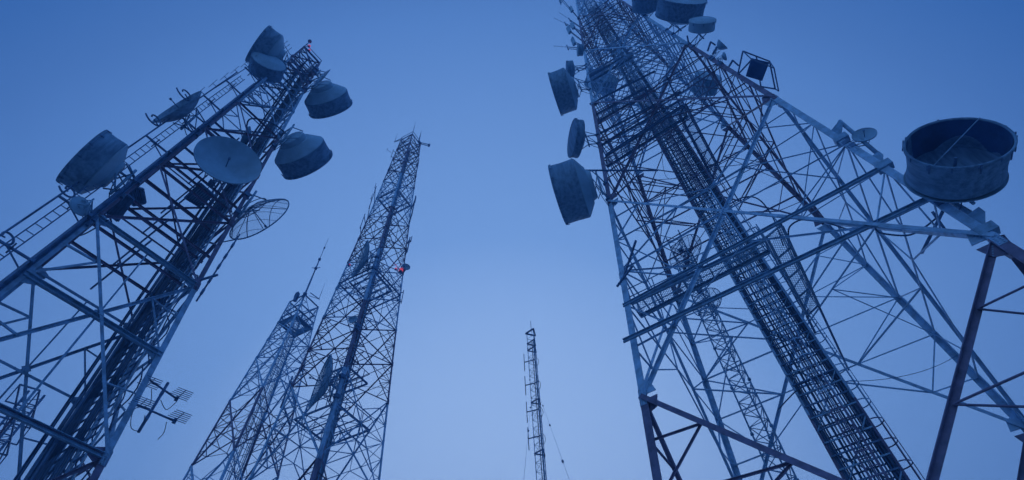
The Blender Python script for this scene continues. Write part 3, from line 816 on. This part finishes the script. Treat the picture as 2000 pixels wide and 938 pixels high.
drum('upper of two drums on the right of the left tower, stepped cone back in view', Lt, 1, (647, 213), (636, 187), 39.2, 86, cone=.55, group=GL, ms=M_SHROUD2)
drum('lower of two drums on the right of the left tower, dark shroud and stepped back', Lt, 1, (602, 322), (584, 293), 30.2, 103, cone=.55, group=GL, ms=M_SHROUD2)
_m = lambda z: lerp(Lt.cor(z)[0], Lt.cor(z)[1], .55)
dish('largest open dish with a solid pale bowl facing the camera, middle of the left tower', Lt, 1, (447, 312), (455, 325), 23.6, 137, .17, group=GD, leg=_m, D=2.95, feedL=.2, ax=V((math.cos(rad(-52)), math.sin(rad(-52)), -.14)), n=64)
dish('wire grid dish antenna hanging low on the right side of the left tower', Lt, 1, (507, 427), (490, 405), 23.2, 132, .2, grid=True, group=GD)
dish('thin flat dish just above the upper right drum near the left tower top', Lt, 1, (633, 151), (627, 146), 42.2, 38, .12, group=GD, feed=False)
dish('pale dish partly hidden behind the big open bowl on the left tower', Lt, 2, (478, 268), (487, 272), 31.5, 46, .2, group=GD, feed=False)
# right tower
GR = 'drum antennas on the right tower'; GE = 'dish antennas on the right tower'
drum('dented drum antenna, upper of the big ones left of the right tower', R, 0, (1083, 185), (1114, 174), 47.2, 86, L=1.5, cone=.3, wob=.012, group=GR)
drum('small drum peeking out above the dented drum on the right tower', R, 0, (1107, 138), (1119, 137), 52.8, 38, cone=.2, group=GR, mr=M_SHROUD2)
drum('shallow drum with dark face, between the two big drums left of the right tower', R, 0, (1117, 270), (1132, 272), 36.5, 76, cone=.2, group=GR, mr=M_SHROUD2)
drum('largest drum left of the right tower, lowest there, with ragged front rim', R, 0, (1089, 382), (1137, 367), 29.2, 119, L=1.6, cone=.42, group=GR, wob=.006)
drum('dark drum cut by the top edge, left of the largest drum up there', R, 1, (1262, -10), (1263, 18), 56.8, 58, cone=.25, group=GR, ms=M_SHROUD2)
drum('large pale-topped drum at the top edge over the right tower', R, 1, (1333, -3), (1325, 34), 47.5, 95, L=1.5, cone=.2, group=GR, ms=M_SHROUD2)
drum('pale clean small drum with round face up, right of the top edge drums', R, 1, (1372, 39), (1370, 58), 42, 53, cone=.15, group=GR, ms=M_DISH)
dish('small cone-backed dish on a bent arm, over the red part of the right leg', R, 1, (1412, 86), (1405, 93), 37.5, 25, .45, feed=False, group=GE)
dish('tiny dish below the cone-backed one on the right leg of the right tower', R, 1, (1416, 110), (1411, 112), 35.8, 17, .3, feed=False, group=GE)
dish('small shallow dish on the side pipe beside the huge open drum', R, 1, (1688, 263), (1689, 270), 20.8, 50, .12, group=GE, feed=True)
r13 = drum('huge open drum antenna with hollow dark inside, at the right of the right tower', R, 1, (1870, 276), (1863, 345), 16.0, 219, openn=True, cone=.12, ms=M_SHROUD, group=GR, wob=.006, n=72)
drum('drum antenna half hidden by bracing inside the upper right tower', R, 2, (1384, 148), (1376, 172), 49.5, 52, L=1.5, cone=.2, group=GR)
drum('large drum antenna behind the pale braces high inside the right tower', R, 3, (1178, 148), (1170, 170), 58, 62, L=1.4, cone=.2, group=GR)
drum('small pale drum on the left leg of the right tower near the top edge', R, 0, (1128, 98), (1138, 98), 58.5, 24, cone=.1, group=GR)
dish('tiny dish at the top edge just left of the right tower', R, 0, (1093, 4), (1097, 2), 72, 14, .2, feed=False, group=GE)
# rim details of the huge open drum: cross rod and clips
_, bk, ax, D, Lr = r13; side = V((-ax.y, ax.x, 0)); b = MB()
b.tube(bk + ax * (Lr + .01) + side * D * .42 + V((0, 0, .28 * D)), bk + ax * (Lr + .01) - side * D * .42 - V((0, 0, .28 * D)), .018, M_GALV, 6)
b.build('cross_rod', r13[0])
b = MB()
for g in (.2, 1.9, 2.6, 3.3, 4.2, 5.4):
    c = V((0, 0, 1)) * math.cos(g) + side * math.sin(g); p = bk + ax * (Lr - .05) + c * D * .515
    b.box(p + ax * .06, p - ax * .3, .05, M_DARK, .03, ref=c)
b.build('rim_clip', r13[0])
# slim mast dishes
lm = lambda z: V((sc.x, sc.y, z))
dish('round wire mesh dish seen through the bracing of the right tower', None, 0, (1338, 492), (1350, 500), 31.5, 78, .22, grid=True, leg=lm, group='dishes on the slim mast')
dish('second, smaller mesh dish, lower on the slim mast behind the right tower walkway', None, 0, (1380, 590), (1388, 597), 27, 64, .2, grid=True, leg=lambda z: V((sc.x, sc.y, z)), group='dishes on the slim mast')
# slender tower dishes
GS = 'dish antennas on the slender tower'
dish('lower big grid dish seen edge-on inside the slender tower', Mt, 0, (625, 744), (641, 752), 21, 112, .17, ax=V((math.cos(rad(-148)), math.sin(rad(-148)), 0)), grid=True, group=GS)
dish('upper big grid dish seen edge-on inside the slender tower', Mt, 0, (703, 505), (715, 511), 33.8, 78, .17, ax=V((math.cos(rad(-148)), math.sin(rad(-148)), 0)), grid=True, group=GS)
dish('small round dish on the right leg of the slender tower by the red lamp', Mt, 1, (793, 521), (791, 526), 36.7, 17, .2, feed=False, group=GS)
dish('small pale dish before the riser tubes of the slender tower', Mt, 0, (689, 624), (691, 628), 26.2, 19, .2, feed=False, group=GS)

# ------------------------------------------------------------------ small antennas
def yagi(b, p, d, e, L, n, hw, m=M_DARK):
    b.tube(p, p + d * L, .015, m, 6)
    for i in range(n): c = p + d * (L * (.12 + .86 * i / (n - 1))); h = hw * (1 - .25 * i / n); b.tube(c - e * h, c + e * h, .013, m, 5)
# four-yagi array on the left tower
zA, zB = 12.3, 11.3
def horiz(px0, px1, z): d = at(*px1, z) - at(*px0, z); return d.normalized(), d.length
arm, La = horiz((268, 750), (345, 779), zA); boomd, Lb = horiz((300, 757), (320, 738), zA)
t = thing('yagi_array', 'frame of four small yagi antennas sticking out right of the left tower', 'antenna', at(320, 765, zA))
P1 = at(268, 750, zA); P2 = at(250, 790, zB); Lg = Lt.cor(zA)[1]; Lg2 = Lt.cor(zB)[1]
b = MB()
E1 = P1 + arm * La; E2 = P2 + arm * (La * 1.12)
b.tube(Lg, E1, .035, M_DARK); b.tube(Lg2, E2, .035, M_DARK); mid = lerp(P1, E1, .62); b.tube(V((mid.x, mid.y, zB - .55)), V((mid.x, mid.y, zA + .45)), .05, M_DARK)
for p in (V((mid.x, mid.y, zA)), V((mid.x, mid.y, zB)), E1, E2): b.box(p - V((0, 0, .07)), p + V((0, 0, .07)), .11, M_DARK)
b.build('support_frame', t)
for P in (lerp(P1, E1, .22), E1, lerp(P2, E2, .2), E2):
    b = MB(); yagi(b, P, boomd, arm, .68, 6, .33); b.build('yagi', t)
for pts, z in (([(296, 760), (292, 790), (262, 800), (256, 835), (275, 840), (283, 812)], 11.8), ([(314, 782), (325, 800), (345, 785)], 11.9), ([(325, 825), (320, 845), (309, 858)], 11)):
    curve(pts, z, .014).build('feed_cable', t)
# long collinear antenna beside the left tower
t = thing('collinear_antenna', 'long thin dark collinear antenna standing off the right side of the left tower', 'antenna', at(415, 540, 17.4))
p = at(415, 540, 17.4); b = MB()
zlo, zhi = 15.9, 20.4; b.tube(V((p.x, p.y, zlo)), V((p.x, p.y, zhi)), .035, M_DARK)
for z in (16.3, 17.0, 17.9, 18.6, 19.4): b.tube(V((p.x, p.y, z)), V((p.x, p.y, z + .3)), .055, M_DARK)
b.build('antenna_rod', t); b = MB(); q = Lt.cor(17.4)[1]; d = (p - q).normalized(); b.box(q, p + d * .25, .08, M_DARK); q = Lt.cor(20)[1]; b.box(q, V((p.x, p.y, 20)), .04, M_DARK); b.build('support_arm', t)
# spiral hooks on the outer rail
hooks = [((12, 462), 'spiral cable hook at the left image edge on the outer rail'), ((134, 372), 'spiral cable hook below the big streaked drum'), ((229, 290), 'spiral cable hook in front of the big streaked drum'), ((302, 232), 'spiral cable hook between the streaked drum and the shallow dish'), ((362, 183), 'spiral cable hook in front of the shallow dish')]
for (px, py), lb in hooks:
    best = min((((proj(outL(z * .1, 1.22))[0] - px) ** 2 + (proj(outL(z * .1, 1.22))[1] - py) ** 2), z * .1) for z in range(60, 340)); z = best[1]
    base = outL(z - .1, 1.22); t = thing('cable_hook', lb, 'hook', base, 'spiral hooks on the outer rail of the left tower')
    b = MB(); k = outL(z, 1.32) * 1.0; up = V((0, 0, 1)); c = at(px, py, k.z)
    hx = uL; vx = V((-.25, -.25, 1)).normalized(); sc_ = .30 * max(1, k.z / 18)
    b.tube(base, c - up * .05, .03, M_DARK, 6)
    pts = [c + (hx * math.cos(a) + vx * math.sin(a)) * sc_ * (.35 + .13 * a) for a in [i * .35 for i in range(18)]]
    b.path(pts, .038, M_DARK, 6); o = b.build('hook', t)
# folded dipoles along the upper outer rail
t = thing('dipole_array', 'thin pole with small folded dipoles above the left tower upper leg', 'antenna', outL(33, 1.25))
b = MB(); b.tube(outL(27, 1.25), outL(38, 1.05), .025, M_DARK); b.build('pole', t)
for i, z in enumerate((28.5, 30, 31.5, 33, 34.5, 36)):
    b = MB(); c = outL(z, 1.25 - .2 * (z - 27) / 11); o_ = sdL * .0 + uL * .25
    b.box(c, c + o_, .03, M_DARK)
    for dz in (-.3, .3): b.box(c + o_ - sdL * .3 + V((0, 0, dz * .4)), c + o_ + sdL * .3 + V((0, 0, dz * .4)), .022, M_DARK)
    for s_ in (-1, 1): b.box(c + o_ + sdL * .3 * s_ - V((0, 0, .12)), c + o_ + sdL * .3 * s_ + V((0, 0, .12)), .022, M_DARK)
    b.build('dipole_element', t)
t = thing('yagi_antenna', 'little yagi antenna poking up beside the left tower top frame', 'antenna', at(560, 95, 42.5))
b = MB(); p = at(566, 106, 41.5); q = at(553, 84, 43); b.tube(p, q, .025, M_DARK); ed = (at(561, 88, 43) - at(552, 95, 43)).normalized()
for f in (.3, .6, .9): c = lerp(p, q, f); b.tube(c - ed * .45, c + ed * .45, .018, M_DARK, 5)
b.tube(p, Lt.cor(41)[0], .03, M_DARK); b.build('boom', t)
# lightning ball and lamps on the left tower top
q = Lt.cor(44.6)
t = thing('lightning_rod', 'lightning rod with a dark ball standing on the left tower top', 'lightning rod', q[0]); b = MB(); top = at(605, 81, 45.6)
b.tube(q[0], top, .035, M_DARK); b.build('rod', t); b = MB(); b.ball(top, .16, M_DARK); b.build('ball', t)
def beacon(px, z, label, r=.1, to=None):
    c = at(*px, z); t = thing('warning_lamp', label, 'warning lamp', c, 'red warning lamps')
    b = MB(); b.ball(c, r, M_LAMP, 8); b.build('lamp_glass', t)
    b = MB(); b.tube(c - V((0, 0, r * 1.6)), c - V((0, 0, r * .7)), r * .8, M_DARK)
    if to is not None: b.tube(c - V((0, 0, r * 1.2)), to, .025, M_DARK)
    b.build('lamp_base', t)
    l = bpy.data.lights.new('lamp_glow', 'POINT'); l.energy = 1.2; l.color = (1, .1, .15); l.shadow_soft_size = .1
    o = bpy.data.objects.new('lamp_glow', l); C.objects.link(o); o.parent = t; o.location = (0, 0, .25)
beacon((604, 90), 44.9, 'upper glowing red lamp on the left tower top', .11, Lt.cor(44)[0])
beacon((604, 98), 44.2, 'lower glowing red lamp on the left tower top', .09, Lt.cor(44)[0])
beacon((783, 528), 36.2, 'glowing red lamp on the right leg of the slender tower', .2, Mt.cor(36)[1])
beacon((682, 517), 36.0, 'glowing red lamp on the left leg of the slender tower', .12, Mt.cor(36)[3])
beacon((773, 525), 35.6, 'faint red lamp just inside the right leg of the slender tower', .1, Mt.cor(35.6)[1])

# side-arm antennas on the slender tower
def side_arm(label, t, k, z, ends, zspan, els=1, group='side-arm antennas on the slender tower', r=.04):
    """ends: pixel of the pole foot, pole stands vertical"""
    p = at(*ends, z); L = t.cor(z)[k]; root = thing('side_arm_antenna', label, 'antenna', L.copy(), group)
    b = MB(); lo = V((p.x, p.y, z - zspan / 2)); hi = V((p.x, p.y, z + zspan / 2))
    for f in (.15, .85): c = lerp(lo, hi, f); b.box(t.cor(c.z)[k], c, r * 1.6, M_DARK)
    b.build('support_arm', root)
    b = MB(); b.tube(lo, hi, r, M_DARK)
    d = (p - L); d.z = 0; d.normalize()
    for i in range(els):
        c = lerp(lo, hi, (i + .5) / els); b.tube(c, c + d * .7, r * .6, M_DARK, 5); b.tube(c + d * .7 - V((0, 0, .45)), c + d * .7 + V((0, 0, .45)), r * .6, M_DARK, 5)
    b.build('antenna_rod', root)
side_arm('two-armed antenna bracket on the upper left of the slender tower', Mt, 3, 51.2, (762, 325), 2.8, 0)
side_arm('angled antenna bracket below the upper left one on the slender tower', Mt, 3, 44, (728, 385), 4, 2, r=.035)
side_arm('antenna bracket high on the right leg of the slender tower', Mt, 1, 52, (815, 330), 3, 2, r=.035)
side_arm('tall panel antenna bracket on the middle right leg of the slender tower', Mt, 1, 44.5, (808, 402), 3.6, 1, r=.06)
side_arm('short panel antenna bracket above the red lamp of the slender tower', Mt, 1, 39.3, (798, 478), 2.2, 1, r=.06)
side_arm('thin antenna bracket close under the slender tower top, left side', Mt, 3, 56, (766, 300), 2, 1, r=.03)
side_arm('thin rod antenna on the far left edge of the slender tower, below the angled bracket', Mt, 3, 41, (708, 432), 2.4, 0, r=.035)
side_arm('short rod on the right edge of the slender tower under the red lamp', Mt, 1, 33, (786, 580), 1.6, 0, r=.035)
side_arm('square bracket on the right leg of the shorter grey tower', St, 1, 31, (560, 765), 3.4, 0, group=None, r=.08)
def whip(label, base, top, r=.03, foot=None, name='whip_antenna', g=None):
    t = thing(name, label, 'antenna', base.copy(), g); b = MB(); b.tube(base, lerp(base, top, .5), r, M_DARK, 6); b.tube(lerp(base, top, .5), top, r * .6, M_DARK, 6, r2=r * .3); b.build('antenna_rod', t)
    if foot is not None: b = MB(); b.box(foot, base + (base - foot).normalized() * .1, r * 2.4, M_DARK); b.box(foot - V((0, 0, .5)), base - V((0, 0, .02)), r * 1.5, M_DARK); b.build('support_arm', t)
q = Mt.cor(60.5)
whip('thin whip on the near corner of the slender tower top', q[0], at(812, 238, 63.2), .035)
p = at(818, 276, 60); whip('thick whip standing right of the slender tower top', p, V((p.x, p.y, 62.8)), .07, q[1])
p = at(771, 277, 60); whip('very thin whip on a stub left of the slender tower top', p, V((p.x, p.y, 62.4)), .03, q[3])
t = thing('side_boom', 'ladder-like boom reaching right from the slender tower top', 'antenna', q[1]); b = MB()
e = at(838, 284, 60); d = (e - q[1]).normalized(); s_ = V((-d.y, d.x, 0)) * .12
b.box(q[1] + s_, e + s_, .06, M_DARK); b.box(q[1] - s_, e - s_, .06, M_DARK); b.box(e - V((0, 0, .25)), e + V((0, 0, .25)), .2, M_DARK)
for i in range(8): c = lerp(q[1], e, i / 8); b.box(c - s_, c + s_, .04, M_DARK)
b.build('boom', t)
# spire of the shorter tower
q = St.cor(45); t = thing('spire_antenna', 'tall stepped spire antenna on the corner of the shorter grey tower', 'antenna', q[0]); b = MB()
c0 = q[0] - V((0, 0, 2)); b.tube(c0, q[0] + V((0, 0, 3)), .1, M_DARK, 8); b.tube(q[0] + V((0, 0, 3)), q[0] + V((0, 0, 6.2)), .075, M_DARK, 8); b.tube(q[0] + V((0, 0, 6.2)), q[0] + V((0, 0, 8.6)), .035, M_DARK, 8); b.tube(q[0] + V((0, 0, 8.6)), q[0] + V((0, 0, 10.6)), .02, M_DARK, 6)
b.build('mast_tube', t); b = MB()
for z, r in ((4.6, .17), (6.3, .16), (8.6, .1), (0.1, .22)): b.tube(q[0] + V((0, 0, z - .12)), q[0] + V((0, 0, z + .12)), r, M_DARK, 8)
for s2 in (-1, 1): b.tube(q[0] + V((0, 0, 4.6)), q[0] + V((.5 * s2, 0, 4.75)), .04, M_DARK, 5)
b.build('collar', t)
p = at(623, 584, 45.4); whip('thin whip on an arm right of the shorter grey tower top', p, V((p.x, p.y, 48.2)), .03, at(606, 572, 45.3))
t = thing('horn_antenna', 'dark horn antenna on the top left corner of the shorter grey tower', 'antenna', q[3]); b = MB()
h = lerp(q[3], q[0], .4); b.lathe(h + V((0, 0, -.4)), V((.1, -.2, 1)).normalized(), [(0, .001), (.05, .2), (.7, .28), (1.1, .25), (1.4, .001)], M_DARK, 16); b.build('horn_body', t)
# clutter on the left leg of the right tower
cl = [(1113, 60, 62, 'p', 'upright panel antenna on the left leg below the top edge'), (1122, 82, 60, 'p', 'panel antenna just above the small pale drum'), (1117, 20, 72, 'p', 'panel antenna at the top edge of the right tower left leg'),
      (1104, 46, 66, 'y', 'small yagi antenna pointing left near the top edge'), (1108, 92, 59, 'y', 'small yagi antenna left of the small pale drum'), (1112, 38, 68, 'y', 'small yagi antenna close under the top edge'), (1120, 52, 64, 'p', 'panel antenna hugging the left leg near the top')]
for x, y, z, kd, lb in cl:
    p = at(x, y, z); L = R.cor(z)[0]; d = (p - L).normalized()
    t = thing('panel_antenna' if kd == 'p' else 'yagi_antenna', lb, 'antenna', L.copy(), 'small antennas on the left leg of the right tower'); b = MB()
    b.box(L, p, .07, M_DARK); b.box(L - V((0, 0, .6)), p - V((0, 0, .6)), .06, M_DARK); b.tube(p - V((0, 0, 1)), p + V((0, 0, .6)), .06, M_DARK); b.box(L, L - V((0, 0, .6)), .08, M_DARK); b.build('support_arm', t)
    b = MB()
    if kd == 'p': b.box(p + d * .15 - V((0, 0, 1.1)), p + d * .15 + V((0, 0, 1.1)), .42, M_DISH, .2, ref=d)
    else: yagi(b, p, d, V((0, 0, 1)), 1.5, 4, .4)
    b.build('panel' if kd == 'p' else 'yagi', t)
# caged plate on the right leg
t = thing('caged_panel', 'dark square panel inside an open wire frame on the red right leg', 'antenna', R.cor(31)[1]); zc = 31.8
b = MB(); b.plate([at(x, y, zc) for x, y in ((1468, 114), (1502, 122), (1488, 158), (1457, 149))], V((0, 0, 1)), .1, M_INNER); b.build('panel', t)
b = MB(); q = [at(x, y, zc) for x, y in ((1451, 100), (1503, 120), (1514, 174), (1479, 168))]; q2 = [p - V((0, 0, .9)) for p in q]; q2 = [lerp(a, V((q[0] + q[2]) / 2) - V((0, 0, .9)), .18) for a in q2]
for i in range(3): b.box(q[i], q[i + 1], .075, M_DARK)
for i in (0, 1): b.box(q2[i], q2[i + 1], .06, M_DARK)
for i in range(4): b.box(q[i], q2[i], .06, M_DARK)
for P in (q[0], q[3], q2[0]): b.box(P, R.cor(30.5)[1] if P is q[3] else R.cor(33)[1], .07, M_DARK)
b.box(lerp(q[0], q[1], .5), lerp(q[3], q[2], .2), .07, M_GALV); b.build('frame', t)
# stubs on that leg
t = thing('stub_bracket', 'row of small bent arms on the red upper right leg', 'bracket', R.cor(37)[1]); b = MB()
for (x0, y0, x1, y1, z) in ((1382, 100, 1388, 82, 38), (1388, 82, 1397, 88, 38), (1424, 130, 1431, 118, 34.5), (1431, 118, 1442, 128, 34.5), (1392, 106, 1400, 92, 37), (1345, 84, 1342, 70, 42)):
    b.box(at(x0, y0, z), at(x1, y1, z + .3), .1, M_DARK)
b.build('bent_arm', t)

# small antenna mast at lower left, behind the left tower
mtop = at(72, 768, 17); t = thing('antenna_mast', 'small twin-pole antenna mast with folded side frames at lower left', 'mast', V((mtop.x, mtop.y, GROUND)))
e = V((.75, .55, 0)).normalized() * .33
for s_ in (-1, 1): b = MB(); b.tube(V((mtop.x, mtop.y, GROUND)) + e * s_, mtop + e * s_, .055, M_DARK); b.build('pole', t)
b = MB()
z = 0
while z < 16.8: c = V((mtop.x, mtop.y, z)); b.box(c - e, c + e, .04, M_DARK); b.box(c - e, c + e + V((0, 0, .4)), .025, M_DARK); z += .4
b.build('rungs', t)
for (sg, z, L) in ((1, 16.2, 1.7), (-1, 16.2, 1.7), (1, 14.6, 1.4), (-1, 14.6, 1.7), (1, 13.2, 1.2)):
    b = MB(); d = V((-e.y, e.x, 0)).normalized() * sg; c = V((mtop.x, mtop.y, z))
    A = [c + e * 1.2, c - e * 1.2]; Bq = [p + d * L for p in A]; b.box(A[0], Bq[0], .06, M_DARK); b.box(A[1], Bq[1], .06, M_DARK); b.box(Bq[0], Bq[1], .06, M_DARK)
    b.box(A[0], Bq[0] - V((0, 0, .9)), .05, M_DARK); b.box(A[1], Bq[1] - V((0, 0, .9)), .05, M_DARK); b.box(Bq[0], Bq[0] - V((0, 0, .9)), .05, M_DARK); b.box(Bq[1], Bq[1] - V((0, 0, .9)), .05, M_DARK); b.box(Bq[0] - V((0, 0, .9)), Bq[1] - V((0, 0, .9)), .05, M_DARK)
    b.build('side_frame', t)

# evening haze
HZ = .0030
hb = MB(); hm = bpy.data.materials.new('evening_haze'); hm.use_nodes = True; hn = hm.node_tree; hn.nodes.clear()
ho = nd(hn, 'ShaderNodeOutputMaterial'); pv = nd(hn, 'ShaderNodeVolumePrincipled'); pv.inputs['Color'].default_value = (.30, .62, 1, 1); pv.inputs['Density'].default_value = HZ
hn.links.new(pv.outputs[0], ho.inputs['Volume'])
hb.extr(V((0, 20, GROUND - 8)), V((0, 20, 96)), [(-1600, -1600), (1600, -1600), (1600, 1600), (-1600, 1600)], V((1, 0, 0)), V((0, 1, 0)), hm)
ho_ = hb.build('haze'); ho_['kind'] = 'stuff'
# stay lines slung between the towers
def line(a, b_, lb, sag=.4):
    t = MB(); n = 10; pts = [lerp(a, b_, i / n) - V((0, 0, sag * 4 * (i / n) * (1 - i / n))) for i in range(n + 1)]; t.path(pts, .014, M_DARK, 5)
    o = t.build('stay_wire', None, a); tag(o, lb, 'wire')
line(St.cor(20)[1], Mt.cor(16)[3], 'thin wire slung low between the two centre left towers')
line(Mt.cor(24.2)[3], Mt.cor(24)[1] , 'thin wire crossing the slender tower above its lower grid dish')
line(R.cor(17)[2] , at(1648, 745, 14), 'thin wire hanging across the far right faces of the right tower')
scn.render.film_transparent = False
